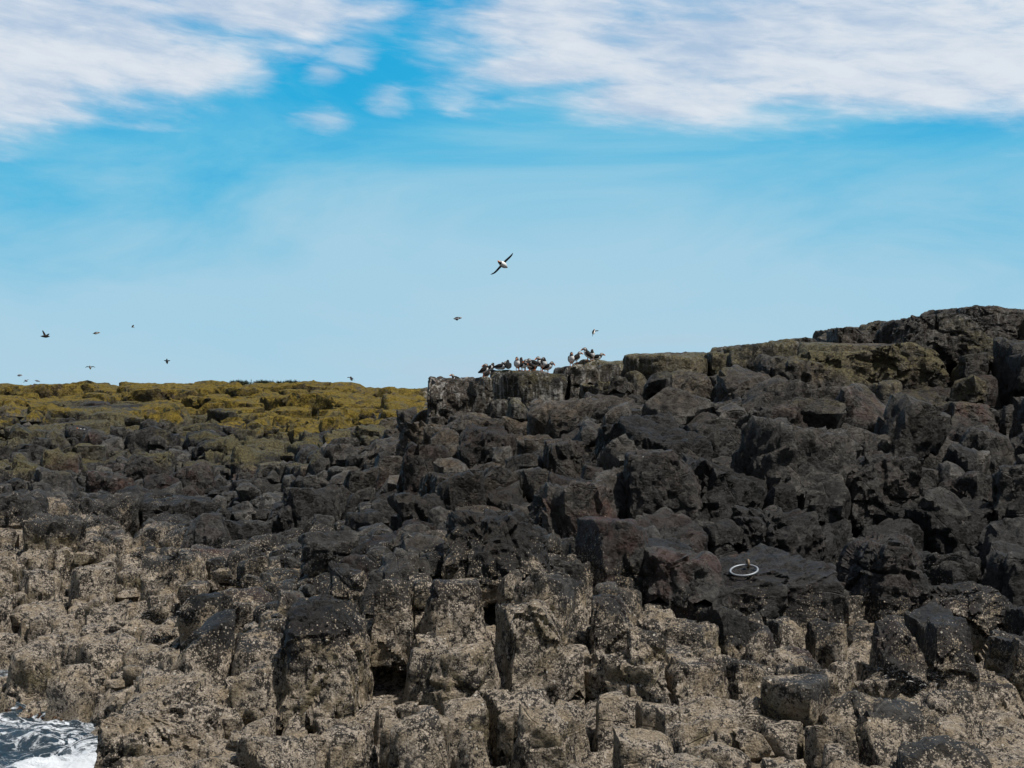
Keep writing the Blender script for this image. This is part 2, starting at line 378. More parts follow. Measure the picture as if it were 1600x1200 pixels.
    bm = T.m('MULTIPLY', bm, T.ss(barn, .12, .34))
    rr = T.m('ADD', T.m('MULTIPLY', r1, .35), T.m('MULTIPLY', T.ss(T.noise(P, 60, 3, .7), .32, .68), .65))
    bc = T.mix(rr, (.17, .142, .11, 1), (.62, .535, .435, 1))
    bc = T.mix(T.ss(patch2, .42, .66), bc, T.mix(rr, (.12, .095, .062, 1), (.42, .34, .24, 1)))
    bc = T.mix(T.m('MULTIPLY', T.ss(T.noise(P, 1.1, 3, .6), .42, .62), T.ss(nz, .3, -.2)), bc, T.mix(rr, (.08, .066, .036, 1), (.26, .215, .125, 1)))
    bc = T.mix(T.m('MULTIPLY', T.m('GREATER_THAN', r2, .975), T.ss(v2.outputs['Distance'], .4, .2)), bc, (.6, .57, .5, 1))
    under = T.mix(T.ss(patch, .35, .6), (.018, .015, .014, 1), (.07, .055, .036, 1))
    c = T.mix(T.m('MULTIPLY', T.ss(barn, .5, .8), .75), c, under)
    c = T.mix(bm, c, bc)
    # bird droppings: runs down the faces
    st = T.noise(T.vm('MULTIPLY', P, (13, 13, 1.6)), 1.0, 4, .65)
    gm = T.m('MULTIPLY', T.ss(T.m('ADD', st, T.m('MULTIPLY', T.m('SUBTRACT', big, .5), .5)), .49, .66), T.m('MULTIPLY', gu, .75))
    sp_ = T.m('MULTIPLY', T.m('GREATER_THAN', T.noise(P, 9.0, 2, .5), .80), T.m('LESS_THAN', barn, .2))
    gm = T.m('MAXIMUM', gm, T.m('MULTIPLY', sp_, .6))
    c = T.mix(T.m('MULTIPLY', gm, .8), c, (.42, .41, .38, 1))
    # hairline joints
    e1 = T.vor(warp, 1.7, 'DISTANCE_TO_EDGE'); e2 = T.vor(T.vm('MULTIPLY', warp, (1, 1, .6)), 5.2, 'DISTANCE_TO_EDGE')
    crack = T.m('MAXIMUM', T.m('MULTIPLY', T.ss(e1, .0, .016), T.m('ADD', .7, T.m('MULTIPLY', T.ss(e2, .0, .03), .3))), T.ss(T.noise(P, .9, 3, .6), .44, .52))
    # relief
    def chip(vec, sc, amp):
        v = T.new('ShaderNodeTexVoronoi', feature='F1'); T.put(v.inputs['Vector'], vec); v.inputs['Scale'].default_value = sc
        dl = T.vm('SUBTRACT', vec, v.outputs['Position']); rc = T.vm('SUBTRACT', v.outputs['Color'], (.5, .5, .5))
        d = T.new('ShaderNodeVectorMath', operation='DOT_PRODUCT'); T.put(d.inputs[0], dl); T.put(d.inputs[1], rc)
        return T.m('MULTIPLY', d.outputs['Value'], amp)
    hgt = T.m('ADD', T.m('MULTIPLY', crack, .020), T.m('MULTIPLY', T.noise(P, 9.0, 8, .76), .080))
    hgt = T.m('ADD', hgt, T.m('ADD', chip(T.vm('MULTIPLY', warp, (1, 1, .7)), 3.6, .8), T.m('ADD', chip(warp, 10.0, 1.3), chip(warp, 27.0, 1.1))))
    hgt = T.m('ADD', hgt, T.m('MULTIPLY', T.m('ABSOLUTE', T.m('SUBTRACT', T.noise(T.vm('MULTIPLY', P, (1, 1, 2.2)), 7.0, 5, .6), .5)), .05))
    hgt = T.m('ADD', hgt, T.m('MULTIPLY', T.m('MULTIPLY', bm, T.m('SUBTRACT', 1.0, v1.outputs['Distance'])), .011))
    bp = T.new('ShaderNodeBump'); bp.inputs['Strength'].default_value = 1.0; bp.inputs['Distance'].default_value = 1.0; T.put(bp.inputs['Height'], hgt)
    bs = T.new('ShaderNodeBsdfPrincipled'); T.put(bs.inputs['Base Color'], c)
    T.put(bs.inputs['Roughness'], T.m('ADD', .62, T.m('MULTIPLY', T.m('MAXIMUM', bm, ym), .3)))
    bs.inputs['Specular IOR Level'].default_value = .35
    T.put(bs.inputs['Normal'], bp.outputs[0])
    o = T.new('ShaderNodeOutputMaterial'); T.l.new(bs.outputs[0], o.inputs[0]); return m
ROCK = rock_material()

# ------------------------------------------------------------------ single rocks that stand out (things)
HERO = []     # (u0,u1,v0,v1,Y, depth, kwargs)
def rnd_dirs(g, k):
    d = g.normal(size=(k, 3)); d[:, 2] = np.abs(d[:, 2]) * .9 + .15; return nrm(d)
def hero(label, px0, px1, py0, py1, Y, depth, name='boulder', cat='boulder', sharp=14, tilt=(0, 0), yaw=0, cuts=5, cutk=.86, tone=.5, red=.2, warp=.8, n=30, extra=(), seed=1, top_z=None, barn=None, taper=.05):
    HERO.append(dict(label=label, u0=px0, u1=px1, v0=py0, v1=py1, Y=Y, depth=depth, name=name, cat=cat, sharp=sharp, tilt=tilt, yaw=yaw, cuts=cuts, cutk=cutk,
                     tone=tone, red=red, warp=warp, n=n, extra=extra, seed=seed, taper=taper))
def build_hero(h):
    g = np.random.default_rng(h['seed'] * 7 + 3)
    Y = h['Y']; a = at(h['u0'], h['v1'], Y); b = at(h['u1'], h['v0'], Y)
    cx = (a.x + b.x) / 2; hw = (b.x - a.x) / 2; hh = (b.z - a.z) / 2 + .12; hd = h['depth'] / 2
    c = np.array([cx, Y + hd, b.z - hh]); D = np.array([hw, hd, hh])
    R = Matrix.Rotation(h['yaw'], 3, 'Z'); tp = h['taper']
    base = [Vector((1, 0, tp)), Vector((-1, 0, tp)), Vector((0, 1, tp)), Vector((0, -1, tp)), Vector((h['tilt'][0], h['tilt'][1], 1)), Vector((0, 0, -1))]
    dist = [hw, hw, hd, hd, hh, hh]
    ns = []
    for v in base:
        v = v.normalized(); v = R @ v; ns.append(v)
    for v, dd in h['extra']: ns.append(Vector(v).normalized()); dist.append(dd)
    ns = [list(v) for v in ns]; dist = list(dist)
    for d in rnd_dirs(g, h['cuts']):
        sup = np.linalg.norm(d * D) * 1.18; ns.append(list(d)); dist.append(sup * h['cutk'] * g.uniform(.88, 1.05))
    W, Q = solids(c[None].astype(np.float32), D[None].astype(np.float32), np.array(ns, np.float32)[None], np.array(dist, np.float32)[None],
                  np.array([float(h['sharp']) * 1.8]), h['n'], np.array([h['warp']]), bottom=True)
    bag = Bag(); bag.add(W, Q, np.array([h['tone']]), np.array([h['red']]))
    o = bag.build(h['name'], ROCK, origin=(cx, Y + hd, b.z - 2 * hh)); tag(o, h['label'], h['cat'])
    return o

def yfor(u, v):
    for y in YG:
        if y < 9: continue
        z = float(H((u - 800) / F * y, y))
        if proj(0, y, z)[1] < v: return y
    return 30.0
def put(label, u0, u1, v0, v1, depth, dy=0.0, Y=None, **k):
    hero(label, u0, u1, v0, v1, (Y if Y is not None else yfor((u0 + u1) / 2, v1)) + dy, depth, **k)

put('broad flat dark slab with the metal mooring ring lying on its sloping top', 1088, 1320, 884, 965, 1.6, name='rock_slab', cat='rock', sharp=26, tilt=(-.04, -.30), cuts=6, cutk=.9, warp=.75, tone=.42, seed=4, n=40)
put('squared block with a dark red left face standing above the barnacle line', 918, 1012, 812, 912, .8, name='rock_block', cat='rock', sharp=24, yaw=.35, cuts=3, cutk=.95, tone=.62, red=1.1, warp=.5, seed=6)
put('large black humped boulder with curved cracks above the barnacled columns', 696, 852, 790, 898, 1.2, cuts=7, cutk=.82, sharp=9, tone=.14, red=0, warp=1.2, seed=9, n=34)
put('tall pale grey block with a rounded shoulder sloping down to the right', 985, 1098, 708, 812, .9, name='rock_block', cat='rock', cuts=2, cutk=.95, extra=[((.75, -.1, .7), .46)], tone=.68, seed=12, sharp=12, n=30)
put('barnacled column whose top is a bare dark grey cap', 928, 998, 930, 1010, .5, name='rock_column', cat='rock', sharp=16, cuts=4, tone=.72, seed=14, warp=.5)
put('square topped brown block in the gully left of the dark overhang', 846, 916, 684, 745, .8, name='rock_block', cat='rock', sharp=16, cuts=4, tone=.5, seed=17)
put('bluff of streaked grey rock ending the ridge where the sky shows to its left', 667, 742, 588, 648, 1.6, Y=28.6, name='rock_bluff', cat='rock', sharp=12, cuts=4, cutk=.93, tone=.55, seed=19, taper=.02, n=34)
put('flat topped square block on the skyline of the right slope', 1308, 1366, 509, 545, 1.0, Y=29.2, name='rock_block', cat='rock', sharp=20, cuts=2, cutk=.98, tone=.4, seed=21, warp=.6)
put('small rounded boulder on the skyline beside the flat topped block', 1350, 1398, 499, 516, .8, Y=30.2, sharp=7, cuts=6, tone=.4, seed=23, warp=.6, n=20)
put('long rounded black boulder at the highest point of the skyline', 1508, 1604, 476, 514, 1.3, Y=29.4, sharp=7, cuts=5, cutk=.9, tone=.22, seed=25, warp=.8)
put('great black rounded boulder with white dropping streaks below the summit', 1412, 1560, 489, 558, 1.4, Y=27.6, sharp=7, cuts=7, cutk=.84, tone=.12, red=0, seed=27, warp=1.2, n=40)
put('low domed grey boulder banded with red below the black summit boulder', 1366, 1490, 536, 592, 1.2, Y=26.3, sharp=7, cuts=6, cutk=.84, tone=.5, red=.5, seed=29, warp=1.0, n=34)
put('wide mound of grey rock left of the red banded dome', 1268, 1372, 546, 592, 1.1, Y=26.6, sharp=8, cuts=5, cutk=.86, tone=.66, seed=31, n=30)
put('leaning angular grey slab among the barnacled rocks of the left shore', 286, 362, 806, 866, .7, name='rock_slab', cat='rock', sharp=26, cuts=5, cutk=.8, yaw=-.3, tone=.8, seed=33, warp=.4)
put('pointed dark grey boulder standing in the middle of the boulder field', 415, 480, 778, 838, .8, sharp=18, cuts=7, cutk=.74, tone=.66, seed=35)
put('dark topped column at the head of the tallest barnacled face', 578, 642, 908, 1008, .5, name='rock_column', cat='rock', sharp=22, cuts=3, cutk=.93, tone=.35, seed=37, warp=.6)
put('squared column with a pale flat top in the centre of the barnacled face', 785, 872, 948, 1075, .6, name='rock_column', cat='rock', sharp=24, cuts=3, cutk=.95, yaw=.3, tone=.5, seed=39, warp=.6, n=34)
put('low whaleback of speckled rock beside the white surf', 130, 345, 1105, 1290, 2.0, Y=10.6, name='rock_mound', cat='rock', sharp=7, cuts=6, cutk=.86, tilt=(-.12, -.2), tone=.5, seed=41, warp=1.2, n=54)
put('massive brown barnacled buttress in the lower middle of the left shore', 422, 560, 948, 1110, 1.0, name='rock_column', cat='rock', sharp=18, cuts=5, cutk=.88, tone=.3, seed=43, warp=.8, n=44)
put('narrow tapering column leaning beside the pale flat topped column', 985, 1050, 985, 1085, .45, name='rock_column', cat='rock', sharp=16, cuts=6, cutk=.84, tone=.6, seed=45, warp=.7)
put('upright wedge of dark rock rising from the barnacles at the right', 1376, 1440, 960, 1042, .5, name='rock_column', cat='rock', sharp=22, cuts=5, cutk=.82, tone=.6, red=.4, seed=47, warp=.6)
put('stout twin jointed pillar capped with bare rock near the right edge', 1462, 1530, 976, 1052, .6, name='rock_column', cat='rock', sharp=18, cuts=3, cutk=.92, tone=.5, seed=49, warp=.6)
put('big speckled block filling the bottom right corner of the shore', 1490, 1660, 1072, 1300, 1.0, Y=12.5, name='rock_block', cat='rock', sharp=16, cuts=5, cutk=.9, tone=.6, seed=51, warp=.7, n=54)
put('bare dark block perched left of the barnacled columns', 506, 578, 888, 945, .6, name='rock_block', cat='rock', sharp=16, cuts=5, cutk=.84, tone=.55, red=.4, seed=53, warp=.6)
put('green stained dome of rock in the dark boulder field', 186, 262, 706, 748, 1.4, sharp=8, cuts=6, cutk=.84, tone=.5, seed=55, warp=.8)
put('broad dark cracked face overlooking the right end of the barnacle line', 1150, 1300, 800, 885, 1.3, name='rock_block', cat='rock', sharp=9, cuts=6, cutk=.84, tone=.36, seed=57, warp=1.3, n=44)
put('large sloping grey slab right of the mooring ring slab', 1340, 1480, 848, 968, 1.3, name='rock_slab', cat='rock', sharp=12, cuts=6, cutk=.82, tone=.6, red=.3, seed=59, warp=1.1, n=44)
put('long dark ledge at the right edge above the barnacle line', 1470, 1620, 925, 1000, 1.3, name='rock_slab', cat='rock', sharp=12, cuts=5, cutk=.84, tilt=(-.15, -.15), tone=.45, red=.3, seed=61, warp=1.0, n=44)
put('tall cracked block in the middle of the right hand cliff', 1330, 1450, 708, 800, 1.1, name='rock_block', cat='rock', sharp=14, cuts=5, cutk=.88, tone=.55, seed=63, warp=1.0, n=36)
put('reddish ledge block near the right edge of the upper slope', 1490, 1560, 628, 656, 1.0, name='rock_block', cat='rock', sharp=16, cuts=3, cutk=.92, tone=.8, red=1.2, seed=65, warp=.6)

# ------------------------------------------------------------------ jointed bedrock: a field of irregular columns
def size_at(u, Y):
    left = np.interp(Y, [9, 14.5, 20, 30, 45, 60, 75], [.33, .36, .46, .62, .95, 1.35, 1.6])
    right = np.interp(Y, [9, 14.5, 20, 27, 32], [.33, .42, .85, 1.0, 1.1]) * np.interp(u, [660, 1000, 1400], [.8, 1.1, 1.3])
    k = np.clip((u - 640) / 60, 0, 1); return left * (1 - k) + right * k
pts = []; NC = 140000
cY = 8.2 + (76 - 8.2) * rng.random(NC) ** 1.9
cu = rng.uniform(-330, 1930, NC); cX = (cu - 800) / F * cY
cr = size_at(cu, cY) * np.where((cu > 664) & (cY > 15), .74, np.where(cY < 15, .78, np.where(cY < 44, .86, 1))) * np.exp(rng.normal(0, .42, NC)).clip(.42, 2.0)
keep = ((cu < 664) | (cY < 37)) & ~((cu < 230) & (cY < 15) & (np.minimum(H(cX - .45, cY - .1), H(cX, cY - .35)) < .0))
order = np.argsort(-cr[keep] * rng.uniform(.35, 1.0, keep.sum())); cX, cY, cu, cr = [a[keep][order] for a in (cX, cY, cu, cr)]
AX = np.empty(9000); AY = np.empty(9000); AR = np.empty(9000); na = 0
for x, y, r in zip(cX, cY, cr):
    if na:
        d2 = (AX[:na] - x) ** 2 * (.45 if y > 44 else 1) + (AY[:na] - y) ** 2
        if (d2 < (.45 * (AR[:na] + r)) ** 2).any(): continue
    AX[na], AY[na], AR[na] = x, y, r; na += 1
AX, AY, AR = AX[:na].copy(), AY[:na].copy(), AR[:na].copy()
print('seeds', na)
AU = uof(AX, AY); HZ = H(AX, AY)
ok = np.ones(na, bool)
top = HZ + AR * rng.uniform(-.42, .50, na) * np.interp(AY, [9, 14, 30, 45, 60], [1.5, 1.4, .9, .38, .30]) * np.where((AU > 664) & (AY > 16), .62, 1)
SX = (H(AX + .4, AY) - H(AX - .4, AY)) / .8; SY = (H(AX, AY + .5) - H(AX, AY - .5)) / 1.0
# terraces
ter = .55; tq = (top + .25 * fbm(np.stack([AX * .5, AY * .5, AX * 0], -1), 2, 5)) / ter
top += (np.round(tq) - tq) * ter * .75 * np.interp(AY, [20, 45], [1, .35])
# nothing may stand above the skyline
lim = CAMZ + AY * np.tan(np.arctan((600 - (np.maximum.reduce([skyline(AU - 12), skyline(AU), skyline(AU + 12)]) + 2)) / F) + PITCH)
crest = (lim - top < .5) & (AY > 26)
lim = lim - np.where(AU > 664, .04 * AR, 0) - np.where((AU > 735) & (AU < 950) & (AY > 30.2), .12, 0) - .04 - np.where((AU < 664) & (AY > 60), .12, 0)
top = np.minimum(top, lim)
top = np.where(crest & (np.abs(AY - np.where(AU > 664, 29.8, 67)) < np.where(AU > 664, 1.9, 5)), np.maximum(top, lim - .08 * rng.random(na)), top)
top = np.where((AU > 664) & (AU < 668 + .62 * AR / AY * F) & (AY > 23), np.minimum(top, CAMZ + AY * np.tan(np.arctan((600 - 668) / F) + PITCH)), top)
for h in HERO:
    hw = (h['u1'] - h['u0']) / 2 / F * h['Y']; hx = ((h['u0'] + h['u1']) / 2 - 800) / F * h['Y']
    ins = (np.abs(AX - hx) < hw * 1.02) & (AY > h['Y'] - .05) & (AY < h['Y'] + h['depth'] * .9)
    ok &= ~ins
    fr = (AU > h['u0'] - 6) & (AU < h['u1'] + 6) & (AY <= h['Y'] + .1) & (AY > h['Y'] - 8)
    cap = CAMZ + AY * np.tan(np.arctan((600 - (min(h['v1'], 1185) - 6 + 14 * rng.random(na))) / F) + PITCH)
    top = np.where(fr, np.minimum(top, cap), top)
top = np.where((AU > 1000) & (AY < 12.9), np.minimum(top, np.interp(AU, BU, BZ) - .22), top)
top = np.where((AU > 190) & (AY > 9.3), np.maximum(top, .22 + .2 * rng.random(na)), top)
AX, AY, AR, AU, HZ, top, SX, SY = [a[ok] for a in (AX, AY, AR, AU, HZ, top, SX, SY)]; na = len(AX)
K = 9
nbr = np.empty((na, K), int)
for i in range(na):
    d2 = (AX - AX[i]) ** 2 + (AY - AY[i]) ** 2; d2[i] = 1e9; nbr[i] = np.argpartition(d2, K)[:K]
vec = np.stack([AX[nbr] - AX[:, None], AY[nbr] - AY[:, None]], -1); dd = np.linalg.norm(vec, axis=-1)
split = dd * AR[:, None] / (AR[:, None] + AR[nbr])
zbot = np.minimum(H(AX, AY - 1.3 * AR), HZ) - .65 * AR - .15
jobs = {}
tone_i = rng.random(na); red_i = (rng.random(na) < .18) * rng.uniform(.5, 1.1, na)
for i in range(na):
    u, Y, r = AU[i], AY[i], AR[i]; zt = top[i]; lv = 0
    px = r / Y * F
    rounded = (u > 664 and HZ[i] > 2.9) and rng.random() < .6
    far = u <= 664 and Y > 44; shore = zt < np.interp(u, BU, BZ) + .1
    region = 'headland' if (u < 664 and Y > 45) else 'shore_rock' if zt < np.interp(u, BU, BZ) + .1 else 'cliff' if u > 640 else 'rocky_slope'
    while zt > zbot[i] and lv < 4:
        hgt = r * (rng.uniform(1.3, 3.0) if shore else rng.uniform(.7, 1.2) if rounded or far else rng.uniform(.7, 1.9))
        zb_ = max(zt - hgt, zbot[i] - .3 * r) if lv < 3 else zbot[i]
        if zt - zb_ < .15 * r: break
        hh = (zt - zb_) / 2 + .04 * r; cz = (zt + zb_) / 2
        gap = ((.006 + .045 * rng.random() ** 2) * r + .005) * (.7 if far else 1) - .02 * r * lv
        tz = rng.uniform(-.02, .14) if lv == 0 else rng.uniform(-.05, .06)
        N = np.zeros((K + 10, 3)); D = np.zeros(K + 10)
        N[:K, :2] = vec[i] / dd[i][:, None]; N[:K, 2] = tz + rng.normal(0, .05, K); D[:K] = np.maximum(split[i] - gap, .12 * r)
        a0 = rng.uniform(0, 1.57)
        for k in range(4): N[K + k] = (math.cos(a0 + k * 1.571), math.sin(a0 + k * 1.571), .05); D[K + k] = (.80 if Y < 44 else 1.2) * r
        tl = .16 if lv == 0 else .05
        sf = (.08 if far and Y > 60 else .55 if far else .05 if Y > 25.5 else .45) if lv == 0 else .1
        if far or (Y > 26.5 and u > 664): tl *= .35
        N[K + 4] = (rng.normal(0, tl) - np.clip(SX[i], -.6, .6) * sf, rng.normal(-.03, tl) - np.clip(SY[i], -.2, .9) * sf, 1); D[K + 4] = hh
        N[K + 5] = (0, 0, -1); D[K + 5] = hh
        dv = rnd_dirs(rng, 4); dm = np.array([r * .6, r * .6, hh])
        if lv: dv[:, 2] *= .3; dv = nrm(dv)
        N[K + 6:] = dv; D[K + 6:] = np.linalg.norm(dv * dm, axis=-1) * 1.15 * rng.uniform(.92 if far else .80 if (u > 664 or shore) else .72, 1.06, 4)
        N = nrm(N)
        n = int(np.clip(px / (4.6 if lv == 0 else 5.6), 6, 26))
        if u < -120 or u > 1720: n = 7
        if lv >= 2: n = max(6, n - 4)
        n = n // 2 * 2
        sh = rng.uniform(18, 36) if rounded else rng.uniform(24, 70)
        wr = r * rng.uniform(.8, 1.5) * (1.1 if rounded else .55 if far else 1.0)
        jobs.setdefault((region, n), []).append(((AX[i], AY[i], cz), (r * .55, r * .55, hh), N, D, sh, min(wr, .55 if (u > 664 and Y > 28) else 1.2), tone_i[i] + rng.uniform(-.1, .1), red_i[i]))
        zt = zb_ + .02 * r; lv += 1
# loose stones lodged between them
NR = 2600
ry = 9.5 + (62 - 9.5) * rng.random(NR) ** 1.5; ru = rng.uniform(-100, 1700, NR)
kp = ((ru < 655) & (ry < 46)) | ((ry < 27) & (rng.random(NR) < .22)); ry, ru = ry[kp], ru[kp]; rx = (ru - 800) / F * ry; rh = H(rx, ry)
for x, y, u, z in zip(rx, ry, ru, rh):
    if any(h['u0'] - 15 < u < h['u1'] + 15 and -3.0 < y - h['Y'] < h['depth'] for h in HERO): continue
    if u < 150 and y < 14.5: continue
    if proj(x, y, z + .7)[1] < skyline(u) + 6: continue
    r = float(size_at(u, y)) * rng.uniform(.16, .42); Dm = r * rng.uniform(.6, 1.2, 3)
    R = np.array(Matrix.Rotation(rng.uniform(0, 6.28), 3, Vector(rng.normal(size=3)).normalized()))
    base = np.concatenate([np.eye(3), -np.eye(3)]) @ R.T; dist = list(np.concatenate([Dm, Dm]))
    cu_ = nrm(rng.normal(size=(K + 4, 3))); N = np.concatenate([base, cu_])
    dist = np.array(dist + list(np.linalg.norm((cu_ @ R) * Dm, axis=-1) * 1.15 * np.where(np.arange(K + 4) < 5, rng.uniform(.6, 1.0, K + 4), 3.0)))
    region = 'headland' if (u < 664 and y > 45) else 'shore_rock' if z < np.interp(u, BU, BZ) else 'cliff' if u > 640 else 'rocky_slope'
    n = int(np.clip(r / y * F / 4, 5, 10)) // 2 * 2
    jobs.setdefault((region, n), []).append(((x, y, z + r * rng.uniform(-.3, .6)), (r, r, r), N, dist, rng.uniform(20, 50), min(r * 1.3, 1), rng.random(), (rng.random() < .06) * .8))
bags = {}
for (region, n), L in jobs.items():
    C = np.array([j[0] for j in L], np.float32); D = np.array([j[1] for j in L], np.float32)
    N = np.array([j[2] for j in L], np.float32); Ds = np.array([j[3] for j in L], np.float32)
    W, Q = solids(C, D, N, Ds, np.array([j[4] for j in L]), n, np.array([j[5] for j in L], np.float32))
    bags.setdefault(region, Bag()).add(W, Q, np.array([j[6] for j in L]).clip(0, 1), np.array([j[7] for j in L]))
LAND = []
for region, b in bags.items():
    o = b.build(region, ROCK); tag(o, kind='structure'); LAND.append(o); print(region, b.n)
for h in HERO: LAND.append(build_hero(h))

# bed sheet under the blocks, running on behind the crest and down under the sea
def sheet(name, us, ys, mat, drop=.45):
    U_, Y_ = np.meshgrid(us, ys); X_ = (U_ - 800) / F * Y_; Z_ = H(X_, Y_) - (drop + .012 * Y_) * np.interp(Y_, [12, 15], [.75, 1])
    Z_ = np.where((U_ > 190) & (Y_ > 9.3), np.maximum(Z_, .04), Z_)
    V = np.stack([X_, Y_, Z_], -1).reshape(-1, 3); nu, ny = len(us), len(ys)
    Q = [(j * nu + i, j * nu + i + 1, (j + 1) * nu + i + 1, (j + 1) * nu + i) for j in range(ny - 1) for i in range(nu - 1)]
    V[:, 2] += .05 * fbm(V * 1.4, 3, 33) * (V[:, 1] < 40)
    me = bpy.data.meshes.new(name); me.from_pydata(V.tolist(), [], Q); me.polygons.foreach_set('use_smooth', [True] * len(Q)); me.materials.append(mat)
    zz, tt = zones(V, np.full(len(V), .5), np.zeros(len(V)))
    for nm, arr in (('zone', zz), ('tint', tt)):
        a = me.attributes.new(nm, 'FLOAT_COLOR', 'POINT'); a.data.foreach_set('color', arr.ravel())
    o = bpy.data.objects.new(name, me); COL.objects.link(o); return o
tag(sheet('ground', np.linspace(-500, 2100, 260), np.arange(5.5, 110, .5), ROCK), kind='structure')
bpy.context.view_layer.update()

def surf(x, y, zmax=12):
    """top of the rock under (x, y)"""
    best = None
    for o in LAND:
        loc = o.location; hit, p, nn, _ = o.ray_cast(Vector((x, y, zmax)) - loc, Vector((0, 0, -1)))
        if hit:
            p = p + loc
            if best is None or p.z > best[0].z: best = (p, nn)
    return best
def blocked(p):
    d = p - cam.location; L = d.length; d = d / L
    for o in LAND:
        h_, q, _, _ = o.ray_cast(cam.location - o.location, d)
        if h_ and (q + o.location - cam.location).length < L - .03: return True
    return False
def perch(px, py, ylo=28.9, yhi=31.6, vis=True):
    """where on the crest a bird whose feet show at px, py stands"""
    best = None
    for y in np.arange(ylo - .5, yhi, .1):
        x = (px - 800) / F * y; s = surf(x, y)
        if s is None: continue
        q = proj(x, y, s[0].z)[1]; c = abs(q - py)
        if vis and blocked(s[0] + Vector((0, 0, .05))): c += 6
        if best is None or c < best[0]: best = (c, s[0])
    return best[1]

# ------------------------------------------------------------------ plain materials
def simple(name, colr, rough=.6, metal=0.0, bump=0.0, scale=40):
    m = bpy.data.materials.new(name); m.use_nodes = True; T = NT(m.node_tree)
    P = T.new('ShaderNodeTexCoord').outputs['Object']; nn = T.noise(P, scale, 4, .6)
    dark = tuple(v * .72 for v in colr[:3]) + (1,)
    bs = T.new('ShaderNodeBsdfPrincipled'); T.put(bs.inputs['Base Color'], T.mix(T.ss(nn, .3, .7), dark, colr))
    bs.inputs['Roughness'].default_value = rough; bs.inputs['Metallic'].default_value = metal
    if bump:
        b = T.new('ShaderNodeBump'); b.inputs['Distance'].default_value = bump; T.put(b.inputs['Height'], nn); T.l.new(b.outputs[0], bs.inputs['Normal'])
    o = T.new('ShaderNodeOutputMaterial'); T.l.new(bs.outputs[0], o.inputs[0]); return m
BLACK = simple('black_feather', (.006, .006, .007, 1), .95); WHITE = simple('white_feather', (.90, .89, .87, 1), .8)
CHEEK = simple('grey_cheek', (.42, .37, .33, 1), .8); ORANGE = simple('orange_skin', (.62, .17, .03, 1), .5); SLATE = simple('slate_bill', (.06, .06, .07, 1), .5)
BROWN = simple('brown_feather', (.018, .013, .011, 1), .95)
GREYF = simple('grey_feather', (.16, .17, .19, 1), .8)
BIRD = [BLACK, WHITE, CHEEK, ORANGE, SLATE, BROWN, GREYF]

def catmull(P, m):
    P = np.array(P, float); n = len(P); out = []
    for k in range(m):
        t = k / (m - 1) * (n - 1); i = min(int(t), n - 2); f = t - i
        p0, p1, p2, p3 = P[max(i - 1, 0)], P[i], P[i + 1], P[min(i + 2, n - 1)]
        out.append(.5 * ((2 * p1) + (-p0 + p2) * f + (2 * p0 - 5 * p1 + 4 * p2 - p3) * f * f + (-p0 + 3 * p1 - 3 * p2 + p3) * f ** 3))
    return np.array(out)
class MB:
    def __init__(s): s.v = []; s.f = []; s.m = []
    def loft(s, C, S, U, ry, rz, fmat, seg=14, cap=True):
        """rings with centre C, side S, up U, half width ry, half height rz; fmat(k, phi)->slot, phi degrees from up"""
        b = len(s.v); n = len(C)
        for k in range(n):
            for j in range(seg):
                a = 2 * math.pi * j / seg
                s.v.append(tuple(C[k] + S[k] * ry[k] * math.sin(a) + U[k] * rz[k] * math.cos(a)))
        for k in range(n - 1):
            for j in range(seg):
                j2 = (j + 1) % seg; ph = (j + .5) * 360 / seg; ph = min(ph, 360 - ph)
                s.f.append((b + k * seg + j, b + k * seg + j2, b + (k + 1) * seg + j2, b + (k + 1) * seg + j)); s.m.append(fmat(k / (n - 1), ph))
        if cap:
            s.f.append(tuple(b + j for j in range(seg))[::-1]); s.m.append(fmat(0, 0))
            s.f.append(tuple(b + (n - 1) * seg + j for j in range(seg))); s.m.append(fmat(1, 0))
    def strip(s, pts, side, up, w, th, mat, seg=8):
        pts = np.array(pts, float); n = len(pts)
        s.loft(pts, [side] * n if np.ndim(side) == 1 else side, [up] * n if np.ndim(up) == 1 else up, w, th, (lambda t, ph: mat) if not callable(mat) else mat, seg)
    def obj(s, name, mats):
        me = bpy.data.meshes.new(name); me.from_pydata(s.v, [], s.f)
        for m in mats: me.materials.append(m)
        me.polygons.foreach_set('material_index', s.m); me.polygons.foreach_set('use_smooth', [True] * len(s.f)); me.update()
        o = bpy.data.objects.new(name, me); COL.objects.link(o); return o

